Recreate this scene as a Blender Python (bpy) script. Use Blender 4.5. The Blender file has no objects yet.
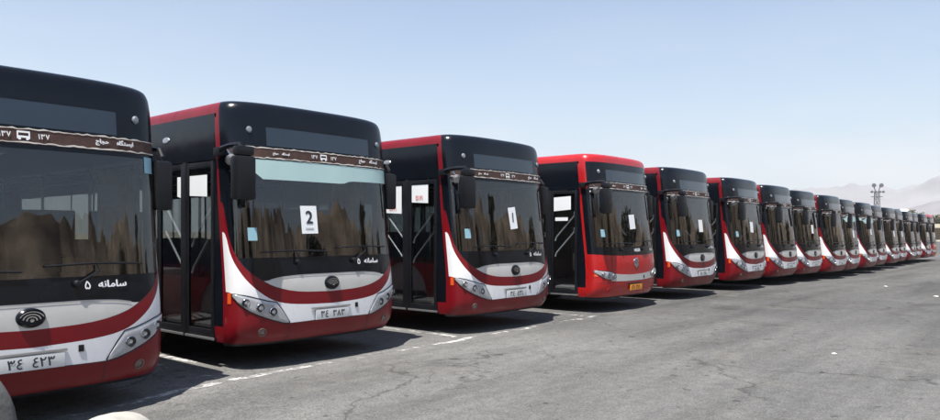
import bpy, bmesh, math, random
from mathutils import Vector, Matrix, noise
random.seed(7)
S = bpy.context.scene
C = S.collection
R = math.radians
PI = math.pi

# ------------------------------------------------------------------ camera
YAW = 40.3
cam_d = bpy.data.cameras.new('camera'); cam = bpy.data.objects.new('camera', cam_d); C.objects.link(cam)
cam_d.sensor_width = 36; cam_d.lens = 730/940*36; cam_d.shift_y = 22/940
cam_d.clip_start = .05; cam_d.clip_end = 40000
cam.location = (0, 0, 1.6)
cam.rotation_euler = (R(90), 0, R(YAW-90))
S.camera = cam

# ------------------------------------------------------------------ materials
def new_mat(name):
    m = bpy.data.materials.new(name); m.use_nodes = True
    nt = m.node_tree; b = nt.nodes['Principled BSDF']
    return m, nt, b
def N(nt, t, **k):
    n = nt.nodes.new(t)
    for a, v in k.items():
        if a.startswith('i_'): n.inputs[a[2:].replace('_', ' ')].default_value = v
        else: setattr(n, a, v)
    return n
def ramp(nt, stops):
    r = N(nt, 'ShaderNodeValToRGB'); e = r.color_ramp.elements
    e[0].position, e[0].color = stops[0]; e[1].position, e[1].color = stops[-1]
    for p, c in stops[1:-1]:
        x = e.new(p); x.color = c
    return r
def g3(v): return (v, v, v, 1)
def simple(name, col, rough=.5, metal=0, coat=0, var=.12, scale=3.0, dust=0.0, bump=0.0, coord='Object', spec=None):
    """base colour broken up by two noises, plus an optional film of dust in patches"""
    m, nt, b = new_mat(name)
    tcc = N(nt, 'ShaderNodeTexCoord'); oi = N(nt, 'ShaderNodeObjectInfo'); sc_ = N(nt, 'ShaderNodeMath', operation='MULTIPLY'); sc_.inputs[1].default_value = 60
    nt.links.new(oi.outputs['Random'], sc_.inputs[0]); va = N(nt, 'ShaderNodeVectorMath', operation='ADD'); nt.links.new(tcc.outputs[coord], va.inputs[0]); nt.links.new(sc_.outputs[0], va.inputs[1])
    class _T: outputs = {coord: va.outputs[0]}
    tc = _T
    n1 = N(nt, 'ShaderNodeTexNoise'); n1.inputs['Scale'].default_value = scale; n1.inputs['Detail'].default_value = 6
    nt.links.new(tc.outputs[coord], n1.inputs['Vector'])
    c = Vector(col[:3])
    r = ramp(nt, [(.3, (*(c*(1-var)), 1)), (.7, (*(c*(1+var)), 1))])
    nt.links.new(n1.outputs['Fac'], r.inputs['Fac'])
    out = r.outputs['Color']
    rr = ramp(nt, [(.3, g3(max(.02, rough*.75))), (.75, g3(min(1, rough*1.35)))])
    n2 = N(nt, 'ShaderNodeTexNoise'); n2.inputs['Scale'].default_value = scale*2.7; n2.inputs['Detail'].default_value = 5
    nt.links.new(tc.outputs[coord], n2.inputs['Vector'])
    nt.links.new(n2.outputs['Fac'], rr.inputs['Fac'])
    nt.links.new(rr.outputs['Color'], b.inputs['Roughness'])
    if dust:
        n3 = N(nt, 'ShaderNodeTexNoise'); n3.inputs['Scale'].default_value = 1.7; n3.inputs['Detail'].default_value = 9; n3.inputs['Roughness'].default_value = .7
        nt.links.new(tc.outputs[coord], n3.inputs['Vector'])
        dr = ramp(nt, [(.35, g3(0)), (.75, g3(dust))])
        nt.links.new(n3.outputs['Fac'], dr.inputs['Fac'])
        mx = N(nt, 'ShaderNodeMix', data_type='RGBA')
        nt.links.new(dr.outputs['Color'], mx.inputs['Factor'])
        nt.links.new(out, mx.inputs['A']); mx.inputs['B'].default_value = (.30, .26, .21, 1)
        out = mx.outputs['Result']
    nt.links.new(out, b.inputs['Base Color'])
    b.inputs['Metallic'].default_value = metal
    if spec is not None: b.inputs['Specular IOR Level'].default_value = spec
    if coat:
        b.inputs['Coat Weight'].default_value = coat; b.inputs['Coat Roughness'].default_value = .06
    if bump:
        bp = N(nt, 'ShaderNodeBump'); bp.inputs['Strength'].default_value = bump; bp.inputs['Distance'].default_value = .01
        nt.links.new(n2.outputs['Fac'], bp.inputs['Height']); nt.links.new(bp.outputs['Normal'], b.inputs['Normal'])
    return m
def glass(name, tint, gl=1.0, dusty=.05, op=0.0, opcol=(.02,.025,.03)):
    """a single sheet of tinted glass: sees through, mirrors by angle, with a faint film of dust"""
    m, nt, b = new_mat(name); nt.nodes.remove(b)
    out = nt.nodes['Material Output']
    tr = N(nt, 'ShaderNodeBsdfTransparent'); tr.inputs['Color'].default_value = (*tint, 1)
    df = N(nt, 'ShaderNodeBsdfDiffuse'); df.inputs['Color'].default_value = (.32, .30, .27, 1)
    tc = N(nt, 'ShaderNodeTexCoord')
    no = N(nt, 'ShaderNodeTexNoise'); no.inputs['Scale'].default_value = 2.2; no.inputs['Detail'].default_value = 8
    nt.links.new(tc.outputs['Object'], no.inputs['Vector'])
    dr = ramp(nt, [(.35, g3(dusty*.4)), (.7, g3(dusty*1.6))]); nt.links.new(no.outputs['Fac'], dr.inputs['Fac'])
    m1 = N(nt, 'ShaderNodeMixShader'); nt.links.new(dr.outputs['Color'], m1.inputs['Fac'])
    nt.links.new(tr.outputs[0], m1.inputs[1]); nt.links.new(df.outputs[0], m1.inputs[2])
    last = m1
    if op:
        d2 = N(nt, 'ShaderNodeBsdfDiffuse'); d2.inputs['Color'].default_value = (*opcol, 1)
        m3 = N(nt, 'ShaderNodeMixShader'); m3.inputs['Fac'].default_value = op
        nt.links.new(m1.outputs[0], m3.inputs[1]); nt.links.new(d2.outputs[0], m3.inputs[2]); last = m3
    gs = N(nt, 'ShaderNodeBsdfGlossy'); gs.inputs['Roughness'].default_value = .015
    fr = N(nt, 'ShaderNodeFresnel'); fr.inputs['IOR'].default_value = 1.55
    mu = N(nt, 'ShaderNodeMath', operation='MULTIPLY_ADD'); mu.use_clamp = True; mu.inputs[1].default_value = min(gl, 1.0); mu.inputs[2].default_value = max(0, gl-1)*.05
    nt.links.new(fr.outputs[0], mu.inputs[0])
    n4 = N(nt, 'ShaderNodeTexNoise'); n4.inputs['Scale'].default_value = 1.3; n4.inputs['Detail'].default_value = 1
    nt.links.new(tc.outputs['Object'], n4.inputs['Vector'])
    bp = N(nt, 'ShaderNodeBump'); bp.inputs['Strength'].default_value = .12; bp.inputs['Distance'].default_value = .02
    nt.links.new(n4.outputs['Fac'], bp.inputs['Height'])
    nt.links.new(bp.outputs['Normal'], gs.inputs['Normal'])
    m2 = N(nt, 'ShaderNodeMixShader'); nt.links.new(mu.outputs[0], m2.inputs['Fac'])
    nt.links.new(last.outputs[0], m2.inputs[1]); nt.links.new(gs.outputs[0], m2.inputs[2])
    nt.links.new(m2.outputs[0], out.inputs['Surface'])
    return m

M = {}
M['maroon'] = simple('maroon paint', (.175, .002, .0075), .38, coat=.2, var=.10, dust=.03, spec=.3)
M['red'] = simple('bright red paint', (.42, .004, .006), .34, coat=.3, var=.06, dust=.06)
M['white'] = simple('white paint', (.82, .82, .83), .30, coat=.5, var=.03, dust=.05)
M['silver'] = simple('silver paint', (.60, .595, .57), .40, metal=.25, coat=.4, var=.06, dust=.12)
M['black'] = simple('black gloss panel', (.004, .006, .010), .2, coat=0, var=.2, dust=.008, spec=.3)
M['display'] = simple('display glass', (.022, .034, .05), .12, coat=.3, var=.12, scale=1.2)
M['rubber'] = simple('rubber', (.018, .018, .018), .7, var=.3, dust=.2)
M['plastic'] = simple('black plastic', (.008, .009, .012), .40, var=.25, dust=.02, spec=.35)
M['chrome'] = simple('chrome', (.62, .62, .63), .14, metal=1, var=.05)
M['alu'] = simple('aluminium', (.52, .53, .54), .35, metal=.8, var=.1, dust=.2)
M['barmetal'] = simple('bar metal', (.80, .81, .82), .35, metal=.1, var=.1)
M['foglamp'] = simple('fog lamp', (.16, .12, .11), .25, metal=.2, coat=.5, var=.3, scale=12)
M['markerlamp'] = simple('marker lens', (.20, .22, .25), .3, var=.1)
M['brown'] = simple('brown fringe band', (.060, .030, .022), .75, var=.25, scale=14)
M['lace'] = simple('pale trim', (.62, .58, .52), .7, var=.1)
M['paper'] = simple('white paper', (.82, .84, .84), .6, var=.03)
M['bluepaper'] = simple('pale blue sticker', (.25, .44, .52), .5, var=.08)
M['ink'] = simple('dark ink', (.03, .03, .04), .6, var=.1)
M['redink'] = simple('red ink', (.6, .12, .1), .6, var=.1)
M['lettering'] = simple('white lettering', (.82, .82, .82), .5, var=.03)
M['plate'] = simple('plate white', (.66, .68, .68), .4, var=.06, dust=.2)
M['plateorange'] = simple('plate orange', (.80, .30, .03), .4, var=.06)
M['amber'] = simple('amber lamp', (.75, .10, .02), .2, coat=1, var=.05)
M['housing'] = simple('headlight housing', (.40, .41, .43), .25, metal=.2, coat=.8, var=.12, scale=9)
M['lamp'] = simple('lamp bowl', (.012, .014, .018), .2, coat=.2, var=.2)
M['lampglass'] = simple('lamp lens', (.55, .58, .60), .08, metal=.7, coat=1, var=.1)
M['visor'] = simple('pale green visor film', (.40, .56, .55), .5, var=.04)
M['seat'] = simple('seat fabric', (.16, .22, .34), .85, var=.25, scale=12)
M['dseat'] = simple('driver seat fabric', (.05, .05, .055), .85, var=.2, scale=9)
M['grey'] = simple('interior grey', (.26, .25, .24), .7, var=.12)
M['dash'] = simple('dashboard', (.035, .035, .037), .6, var=.2, dust=.2)
M['yellow'] = simple('yellow pole', (.55, .38, .05), .35, var=.05)
M['curtain'] = simple('tan curtain', (.50, .38, .24), .9, var=.3, scale=6)
M['tyre'] = M['rubber']
M['rim'] = simple('wheel steel', (.30, .30, .31), .5, metal=.5, var=.12, dust=.4)
M['glass'] = glass('windscreen glass', (.46, .50, .49), 1.9, .004)
M['sglass'] = glass('tinted side glass', (.50, .54, .55), .8, .012, op=.08, opcol=(.006,.008,.01))
M['dglass'] = glass('door glass', (.60, .63, .65), .7, .012, op=.06, opcol=(.01,.012,.016))
M['mast'] = simple('mast steel', (.16, .17, .18), .5, metal=.4, var=.1)
M['bark'] = simple('bark', (.10, .075, .055), .9, var=.3, bump=.6)
M['stone'] = simple('grey concrete', (.11, .11, .105), .9, var=.25, scale=5, bump=.8)
M['wstone'] = simple('white painted concrete', (.38, .37, .33), .85, var=.3, scale=5, dust=.35, bump=.5)
M['cream'] = simple('cream render', (.52, .47, .38), .9, var=.08, scale=.2)
M['shade'] = simple('dark opening and shade', (.05, .055, .06), .8, var=.1)  # also serves as painted shade under the shed roof
M['sky_tank'] = simple('grey blue tank', (.14, .16, .20), .5, var=.1)
def leafmat(name, a, b2):
    m, nt, b = new_mat(name)
    oi = N(nt, 'ShaderNodeNewGeometry')
    r = ramp(nt, [(0, (*a, 1)), (1, (*b2, 1))])
    nt.links.new(oi.outputs['Random Per Island'], r.inputs['Fac']); nt.links.new(r.outputs['Color'], b.inputs['Base Color'])
    b.inputs['Roughness'].default_value = .7
    return m
M['leaf'] = leafmat('leaves', (.035, .055, .018), (.10, .12, .045))
M['leafdry'] = leafmat('dry leaves', (.09, .09, .05), (.20, .18, .11))

# ------------------------------------------------------------------ mesh builder
class MB:
    def __init__(s): s.v = []; s.f = []; s.m = []
    def grid(s, P, mi=0, closed_j=False):
        n = len(P); k = len(P[0]); b = len(s.v)
        for row in P: s.v += [tuple(p) for p in row]
        for i in range(n-1):
            for j in range(k if closed_j else k-1):
                j2 = (j+1) % k
                q = (b+i*k+j, b+i*k+j2, b+(i+1)*k+j2, b+(i+1)*k+j)
                s.f.append(q); s.m.append(mi(i, j) if callable(mi) else mi)
        return s
    def face(s, pts, mi=0):
        b = len(s.v); s.v += [tuple(p) for p in pts]; s.f.append(tuple(range(b, b+len(pts)))); s.m.append(mi)
    def box(s, c, d, mi=0, bev=0.0, rot=None):
        bm = bmesh.new(); bmesh.ops.create_cube(bm, size=1)
        bmesh.ops.scale(bm, vec=d, verts=bm.verts)
        if bev: bmesh.ops.bevel(bm, geom=bm.edges[:], offset=bev, segments=2, profile=.7, affect='EDGES', clamp_overlap=True)
        if rot: bmesh.ops.rotate(bm, cent=(0, 0, 0), matrix=rot, verts=bm.verts)
        bmesh.ops.translate(bm, vec=c, verts=bm.verts)
        s.bm(bm, mi)
        return s
    def bm(s, bm, mi=0):
        b = len(s.v); bm.verts.index_update()
        s.v += [tuple(v.co) for v in bm.verts]
        for f in bm.faces: s.f.append(tuple(b+v.index for v in f.verts)); s.m.append(mi)
        bm.free()
    def tube(s, pts, r, mi=0, n=8, cap=True):
        pts = [Vector(p) for p in pts]; rows = []
        rs = r if isinstance(r, (list, tuple)) else [r]*len(pts)
        up = Vector((0, 0, 1))
        for i, p in enumerate(pts):
            d = (pts[min(i+1, len(pts)-1)]-pts[max(i-1, 0)]).normalized()
            u = up if abs(d.dot(up)) < .95 else Vector((1, 0, 0))
            a = d.cross(u).normalized(); c = a.cross(d).normalized()
            rows.append([p+rs[i]*(math.cos(2*PI*j/n)*a+math.sin(2*PI*j/n)*c) for j in range(n)])
        s.grid(rows, mi, True)
        if cap: s.face(rows[0][::-1], mi); s.face(rows[-1], mi)
        return s
    def lathe(s, prof, c, axis, mi=0, n=20, sx=1, sy=1, cap=True):
        """prof: (radius, along axis); axis unit vector"""
        ax = Vector(axis).normalized(); u = Vector((0, 0, 1)) if abs(ax.z) < .9 else Vector((1, 0, 0))
        a = u.cross(ax).normalized(); b = ax.cross(a).normalized(); c = Vector(c)
        rows = [[c+ax*h+r*(sx*math.cos(2*PI*j/n)*a+sy*math.sin(2*PI*j/n)*b) for j in range(n)] for r, h in prof]
        s.grid(rows, mi, True)
        if cap and prof[0][0] > 1e-4: s.face(rows[0][::-1], mi)
        if cap and prof[-1][0] > 1e-4: s.face(rows[-1], mi)
        return s
    def build(s, name, mats, parent=None, smooth=True, weld=True, angle=35):
        me = bpy.data.meshes.new(name)
        me.from_pydata(s.v, [], s.f)
        if not isinstance(mats, (list, tuple)): mats = [mats]
        for m in mats: me.materials.append(m)
        me.polygons.foreach_set('material_index', s.m)
        if weld:
            bm = bmesh.new(); bm.from_mesh(me); bmesh.ops.remove_doubles(bm, verts=bm.verts, dist=1e-5)
            bmesh.ops.dissolve_degenerate(bm, edges=bm.edges, dist=1e-6)
            bm.normal_update(); bm.to_mesh(me); bm.free()
        if smooth:
            me.polygons.foreach_set('use_smooth', [True]*len(me.polygons))
            me.set_sharp_from_angle(angle=R(angle))
        me.update()
        o = bpy.data.objects.new(name, me); C.objects.link(o)
        if parent: o.parent = parent
        return o
def tag(o, label=None, cat=None, group=None, kind=None):
    for k, v in (('label', label), ('category', cat), ('group', group), ('kind', kind)):
        if v: o[k] = v
    return o
def empty(name, loc=(0, 0, 0), rz=0):
    o = bpy.data.objects.new(name, None); C.objects.link(o); o.location = loc; o.rotation_euler = (0, 0, rz); o.empty_display_size = .3
    return o
KIDS = {}
def copy_tree(o, parent=None):
    c = o.copy(); C.objects.link(c)
    c.parent = parent
    for ch in list(o.children): copy_tree(ch, c)
    return c
def interp(tab, x):
    if x <= tab[0][0]: return tab[0][1]
    for (a, p), (b, q) in zip(tab, tab[1:]):
        if x <= b: return p+(q-p)*(x-a)/(b-a)
    return tab[-1][1]
def interps(tab, x):
    """monotone-ish cubic (Catmull-Rom, tangents clamped)"""
    n = len(tab)
    if x <= tab[0][0]: return tab[0][1]
    if x >= tab[-1][0]: return tab[-1][1]
    for i in range(n-1):
        if x <= tab[i+1][0]: break
    def slope(k):
        if k == 0 or k == n-1: 
            a, b = (0, 1) if k == 0 else (n-2, n-1)
            return (tab[b][1]-tab[a][1])/(tab[b][0]-tab[a][0])
        s1 = (tab[k][1]-tab[k-1][1])/(tab[k][0]-tab[k-1][0]); s2 = (tab[k+1][1]-tab[k][1])/(tab[k+1][0]-tab[k][0])
        if s1*s2 <= 0: return 0
        return 2*s1*s2/(s1+s2)
    (a, p), (b, q) = tab[i], tab[i+1]; h = b-a; t = (x-a)/h
    m0, m1 = slope(i)*h, slope(i+1)*h
    return (2*t**3-3*t**2+1)*p+(t**3-2*t**2+t)*m0+(-2*t**3+3*t**2)*q+(t**3-t**2)*m1

GZ = [(-80, -.07), (2.7, -.07), (4.4, 0), (17, 0), (24, -.07), (33, -.21), (45, -.30), (60, -.38), (100, -.46), (200, -.5)]
def gzz(x): return interps(GZ, x)
# ------------------------------------------------------------------ bus shape
BB = .36; NP = 3.0; LEN = 11.9
GT = [(.28, .12), (.34, .07), (.42, .03), (.55, .0), (.9, .0), (1.1, .02), (1.3, .045), (2.0, .12), (2.46, .17), (2.6, .185), (2.85, .215), (2.95, .23), (3.03, .258), (3.065, .31), (3.08, .41)]
WT = [(.28, 1.21), (.34, 1.235), (.45, 1.25), (2.8, 1.25), (2.96, 1.238), (3.03, 1.21), (3.065, 1.155), (3.08, 1.06)]
def gz(z): return interps(GT, z)
def wz(z): return interps(WT, z)
def P(x, z, off=0.0):
    def q(x, z):
        w = wz(z); t = max(-1, min(1, x/w))
        return Vector((t*w, gz(z)+BB*(1-max(0, 1-abs(t)**NP)**(1/NP)), z))
    p = q(x, z)
    if off:
        e = .004; w = wz(z)
        xa, xb = max(-w*.999, x-e), min(w*.999, x+e)
        tx = q(xb, z)-q(xa, z); tz = q(x, z+e)-q(x, z-e)
        n = tx.cross(tz).normalized()
        if n.y > 0: n = -n
        p = p+n*off
    return p
def PT(t, z, off=0): return P(t*wz(z), z, off)
# columns, dense at the corners
TC = [-1+2*i/1 for i in range(0)]
half = [0, .1, .2, .3, .4, .48, .55, .61, .66, .71, .755, .8, .84, .87, .90, .925, .945, .96, .972, .982, .990, .996, .9985, .9996, 1.0]
TC = [-t for t in half[::-1]][:-1]+half
# livery curves over |u| (metres at W/2 = 1.25)
Z1 = [(0, .53), (.6, .52), (.72, .55), (.85, .62), (1.0, .67), (1.12, .76), (1.2, .84), (1.25, .91)]
Z2 = [(0, .715), (.4, .73), (.65, .755), (.82, .80), (1.0, .915), (1.12, 1.045), (1.2, 1.20), (1.235, 1.35), (1.25, 1.60)]
Z3 = [(0, .865), (.4, .88), (.65, .915), (.82, .965), (.95, 1.035), (1.08, 1.135), (1.16, 1.24), (1.215, 1.38), (1.24, 1.58), (1.25, 1.95)]
Z4 = [(0, 1.085), (.4, 1.085), (.7, 1.07), (.85, 1.045), (.93, 1.02)]
def z1(u): return interps(Z1, abs(u))
def z2(u): return interps(Z2, abs(u))
def z3(u): return interps(Z3, abs(u))
def z4(u): return max(z3(u), interps(Z4, abs(u)) if abs(u) < .93 else 0)
def strip(mb, lo, hi, rows, mi, cols=TC, off=0):
    G = []
    for k in range(rows+1):
        f = k/rows
        G.append([PT(t, lo(t*1.25)+(hi(t*1.25)-lo(t*1.25))*f, off) for t in cols])
    mb.grid(G, mi)
def const(v): return lambda u: v

def text_flat(body, h):
    c = bpy.data.curves.new('lettering', 'FONT'); c.body = body; c.size = 1; c.resolution_u = 2 if '\uFB95' in body else 10; c.offset = .004 if '\uFB95' in body else 0; c.align_x = 'CENTER'
    o = bpy.data.objects.new('lettering', c); C.objects.link(o); bpy.context.view_layer.update()
    me = bpy.data.meshes.new_from_object(o.evaluated_get(bpy.context.evaluated_depsgraph_get()))
    bpy.data.objects.remove(o)
    vs = [v.co.copy() for v in me.vertices]; fs = [tuple(p.vertices) for p in me.polygons]
    if not vs: return [], []
    x0, x1 = min(v.x for v in vs), max(v.x for v in vs); y0, y1 = min(v.y for v in vs), max(v.y for v in vs)
    s = h/(y1-y0)
    return [((v.x-(x0+x1)/2)*s, (v.y-(y0+y1)/2)*s) for v in vs], fs
STROKES = {
 '١': (.32, [[(.08, 1), (.14, .5), (.2, 0)]]),
 '٢': (.66, [[(.24, 0), (.20, .45), (.08, 1)], [(.14, .80), (.28, .70), (.46, .72), (.55, .84), (.58, 1)]]),
 '٣': (.76, [[(.24, 0), (.20, .45), (.08, 1)], [(.14, .80), (.24, .72), (.33, .76), (.37, .98)], [(.38, .82), (.48, .71), (.60, .76), (.67, 1)]]),
 '٤': (.62, [[(.52, .98), (.30, .94), (.16, .82), (.22, .64), (.46, .55), (.20, .48), (.07, .30), (.12, .10), (.32, .01), (.56, .06)]]),
 '٥': (.66, [[(.30, 1), (.10, .75), (.04, .40), (.12, .08), (.32, 0), (.52, .08), (.60, .40), (.52, .75), (.34, 1)]]),
 '٦': (.62, [[(.06, .98), (.12, .84), (.30, .82), (.50, .92)], [(.50, .98), (.46, .5), (.54, 0)]]),
 '٧': (.70, [[(.04, 1), (.22, .5), (.33, .02), (.44, .5), (.62, 1)]]),
 '٨': (.70, [[(.04, 0), (.22, .5), (.33, .98), (.44, .5), (.62, 0)]]),
 '٩': (.62, [[(.48, .72), (.34, .58), (.14, .62), (.06, .80), (.20, .98), (.40, .96), (.48, .78), (.50, .4), (.56, 0)]]),
 '۵': (.72, [[(.28, 1), (.12, .70), (.04, .38), (.08, .10), (.20, .02), (.31, .16), (.42, .02), (.56, .10), (.60, .38), (.50, .66), (.30, .90)]]),
 ' ': (.30, [])}
def digits_on(mb, body, h, fn, mi, wid=.17):
    tot = sum(STROKES[c][0]+.1 for c in body)-.1; x0 = -tot/2; n = 0
    for ch in body:
        for st in STROKES[ch][1]:
            pts = [Vector((x0+x, z-.5, 0)) for x, z in st]; b = len(mb.v)
            for i, p in enumerate(pts):
                a = (pts[min(i+1, len(pts)-1)]-pts[max(i-1, 0)]).normalized(); q = Vector((-a.y, a.x, 0))*wid/2
                for e in (p+q, p-q): mb.v.append(tuple(fn(e.x*h, e.y*h, n*.0005)))
            for i in range(len(pts)-1): mb.f.append((b+2*i, b+2*i+2, b+2*i+3, b+2*i+1)); mb.m.append(mi)
            n += 1
        x0 += STROKES[ch][0]+.1
def text_on(mb, body, h, fn, mi=0, bold=0):
    if all(c in STROKES for c in body): return digits_on(mb, body, h, fn, mi)
    vs, fs = text_flat(body, h)
    offs = [(0, 0)] if not bold else [(0, 0), (bold, 0), (0, bold*.8), (-bold, -bold*.3)]
    for q, (dx, dz) in enumerate(offs):
        b = len(mb.v); mb.v += [tuple(fn(x+dx, z+dz, q*.0006)) for x, z in vs]
        for f in fs: mb.f.append(tuple(b+i for i in f)); mb.m.append(mi)
SAMANEH = '\uFEEA\uFEE7\uFE8E\uFEE3\uFE8E\uFEB3'
HAJJAJ = '\uFE9D\uFE8E\uFEA0\uFEA3'
ISTGAH = '\uFEE9\uFE8E\uFB95\uFE98\uFEB4\uFEF3\uFE8D'

# side helper
def side_pt(s, y, z):
    """s=-1 left/+1 right; y may be 'A' (where the front ends)"""
    return Vector((s*wz(z), y, z))
def yA(z): return gz(z)+BB
AX = (2.75, 8.85)         # axle positions
def zlow(y):
    z = .31
    for a in AX:
        d = abs(y-a)
        if d < .60: z = max(z, .36+math.sqrt(.36-d*d)*1.12)
    return z
DY0, DYM0, DYM1, DY1 = .60, 1.22, 1.31, 1.92

def make_bus(kind):
    red = kind == 'red'
    paint = M['red'] if red else M['maroon']
    root = empty('city_bus')
    # ---- body shell: sides, roof, rear
    b = MB()          # 0 paint 1 black
    for s in (-1, 1):
        # front pillar
        zs = [.31, .4, .5, .8, 1.1, 1.5, 2.0, 2.45, 2.6, 2.75, 2.9]
        b.grid([[side_pt(s, yA(z), z), side_pt(s, yA(z)+(.055 if z < 2.3 else .03), z), side_pt(s, max(DY0, yA(z)+.06), z)] for z in zs], lambda i, j: 0 if j == 0 or i < 2 else 1)
        ys0 = DY1+.02 if s < 0 else DY0
        ycols = sorted(set([ys0]+[y for y in [ys0+.2*i for i in range(70)] if y < LEN]+[a+d for a in AX for d in [k*.06-.6 for k in range(21)]]+[LEN]))
        ycols = [y for y in ycols if ys0 <= y <= LEN]
        # skirt
        b.grid([[side_pt(s, y, zlow(y)+(1.02-zlow(y))*f) for y in ycols] for f in (0, .1, .35, 1)], 0)
        if s < 0:   # sill under and lintel round the door
            b.grid([[side_pt(s, y, z) for y in (DY0, DY1+.02)] for z in (.31, .345)], 1)
        yh = [DY0, 1.2, 2, 4, 6, 8, 10, LEN]
        b.grid([[side_pt(s, max(y, yA(z)+.03) if i == 0 else y, z) for i, y in enumerate(yh)] for z in (2.45, 2.6, 2.75, 2.94)], 1)
        # rounded cove and roof edge
        zt = [2.94, 2.96, 2.98, 3.0, 3.03, 3.05, 3.07, 3.08]
        b.grid([[side_pt(s, yA(z), z)]+[side_pt(s, y, z) for y in (1.2, 2, 5, 8.5, LEN-.3, LEN)] for z in zt], 0)
        # window pillars
        wy = window_edges(s)
        for a, c in zip(wy, wy[1:]):
            b.grid([[side_pt(s, y, z) for y in (c[0]-.045 if c is not wy[-1] else c[0], c[0]+.045 if c is not wy[-1] else LEN)] for z in (1.02, 1.6, 2.1, 2.45)], 1)
        b.grid([[side_pt(s, y, z) for y in (ys0, ys0+.045)] for z in (1.02, 1.6, 2.1, 2.45)], 1)
    # roof deck
    z = 3.08; rows = []
    for t in TC[::1]:
        x = t*wz(z); ya = PT(t, z).y
        rows.append([Vector((x, ya+(y-.0)*(LEN-ya)/LEN if y else ya, z+.035*(1-t*t)*min(1, y/1.2))) for y in (0, .3, .6, 1.2, 3, 6, 9, 11.6, LEN)])
    b.grid(rows, 0)
    # rear
    zs = [.31, .45, .8, 1.2, 1.6, 2.4, 2.6, 2.75, 2.88, 2.96, 3.03, 3.08]
    b.grid([[Vector((wz(z)*t, LEN+.06*(1-t*t), z)) for t in (-1, -.9, -.5, 0, .5, .9, 1)] for z in zs], lambda i, j: 1 if 4 <= i < 6 and 0 < j < 5 else 0)
    # underside
    b.box((0, 6.1, .40), (2.40, 10.6, .12), 1)
    b.build('body', [paint, M['black']], root)
    # engine-room and floor
    f = MB(); f.box((0, 6.0, .47), (2.36, 11.0, .05), 0)
    f.build('cabin_floor', M['grey'], root)
    f = MB()
    f.box((1.215, 6.2, .76), (.03, 11.2, .50)); f.box((-1.215, 6.95, .76), (.03, 9.8, .50))
    for a in AX:
        for s in (-1, 1): f.box((s*.98, a, .80), (.46, 1.24, .62), 0, .04)
    f.build('wheel_housing', M['grey'], root)
    f = MB(); f.box((0, 6.2, 2.86), (2.2, 10.6, .03)); f.build('cabin_ceiling', M['grey'], root)
    # ---- bumper
    if not red:
        m = MB(); strip(m, const(.31), z1, 5, 0)
        strip(m, const(.28), const(.31), 1, 1)
        m.build('bumper', [paint, M['plastic']], root)
        m = MB(); strip(m, z1, z2, 3, 1); strip(m, z2, z3, 3, 0); strip(m, z3, z4, 3, 2)
        m.build('front_panel', [paint, M['white'], M['silver']], root)
        zg = z4
    else:
        top = lambda u: 1.12-.0*u
        m = MB(); strip(m, const(.31), const(.60), 4, 0); strip(m, const(.28), const(.31), 1, 1)
        m.build('bumper', [paint, M['plastic']], root)
        sl = lambda u: .60+.06*(abs(u)/1.25)**2; sh = lambda u: .73+.10*(abs(u)/1.25)**2
        m = MB(); strip(m, const(.60), sl, 1, 0); strip(m, sl, sh, 2, lambda i, j: 2 if abs(TC[j]) < .72 else 0); strip(m, sh, lambda u: 1.12+.04*(abs(u)/1.25)**3, 4, 0)
        m.build('front_panel', [paint, M['white'], M['silver']], root)
        zg = lambda u: 1.12+.04*(abs(u)/1.25)**3
    # ---- windscreen
    m = MB(); rows = []
    fz = [0, .5, 1, 1.25, 1.5, 1.75, 2, 2.25, 2.35]
    def zr(t, k):
        g = zg(t*1.25); a = max(g, 1.30); 
        lv = [g, g+(a-g)*.5, a, a+(2.42-a)*.2, a+(2.42-a)*.4, a+(2.42-a)*.6, a+(2.42-a)*.8, 2.42, 2.46]
        return lv[k]
    for k in range(9): rows.append([PT(t, zr(t, k)) for t in TC])
    m.grid(rows, lambda i, j: 1 if (i < 2 or i == 7 or abs(TC[j]) > .975 or abs(TC[j+1]) > .975) else 0)
    m.build('windscreen', [M['glass'], M['black']], root)
    # ---- fascia and roof nose
    m = MB(); G = []
    zs = [2.46, 2.5, 2.6, 2.7, 2.8, 2.85, 2.90, 2.93, 2.96, 2.98, 3.0, 3.02, 3.035, 3.05, 3.06, 3.07, 3.08]
    for z in zs: G.append([PT(t, z) for t in TC])
    def fm(i, j):
        if red and (zs[i] >= 2.92 or abs(TC[j]) > .985 or abs(TC[j+1]) > .985): return 1
        if not red and abs(TC[j]) > .9984 and abs(TC[j+1]) > .9984: return 1
        return 0
    m.grid(G, fm); m.build('fascia', [M['black'], paint], root)
    m = MB(); strip(m, const(2.62), const(2.81), 3, 0, [-.64+.08*i for i in range(17)], .004)
    o = m.build('destination_display', M['display'], root)
    # ---- brown band with pale trim and lettering
    bc = [-.965+1.93*i/60 for i in range(61)]
    m = MB(); strip(m, const(2.465), const(2.598), 2, 0, bc, .006); band = m.build('header_band', M['brown'], root)
    m = MB(); rnd = random.Random(3)
    for z0 in (2.468, 2.588):
        dz = [rnd.uniform(-.005, .005) for _ in bc]; th = [rnd.choice((.006, .009, .012, .015)) for _ in bc]
        G = [[PT(t, z0+d, .010) for t, d in zip(bc, dz)], [PT(t, z0+d+h, .010) for t, d, h in zip(bc, dz, th)]]
        m.grid(G, 0)
    m.build('band_trim', M['lace'], band)
    for body, hh, xx, zz, bd in (('١٣٧', .045, -.14, 2.535, .003), ('١٣٧', .045, .16, 2.535, .003), (HAJJAJ, .062, .655, 2.536, .004), (ISTGAH, .058, .875, 2.545, .004), (HAJJAJ, .038, -.695, 2.528, .003), (ISTGAH, .036, -.56, 2.534, .003)):
        m = MB(); text_on(m, body, hh, lambda x, z, q: P(x+xx, z+zz, .012+q), 0, bd); m.build('band_lettering', M['lettering'], band, smooth=False, weld=False)
    m = MB()
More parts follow.
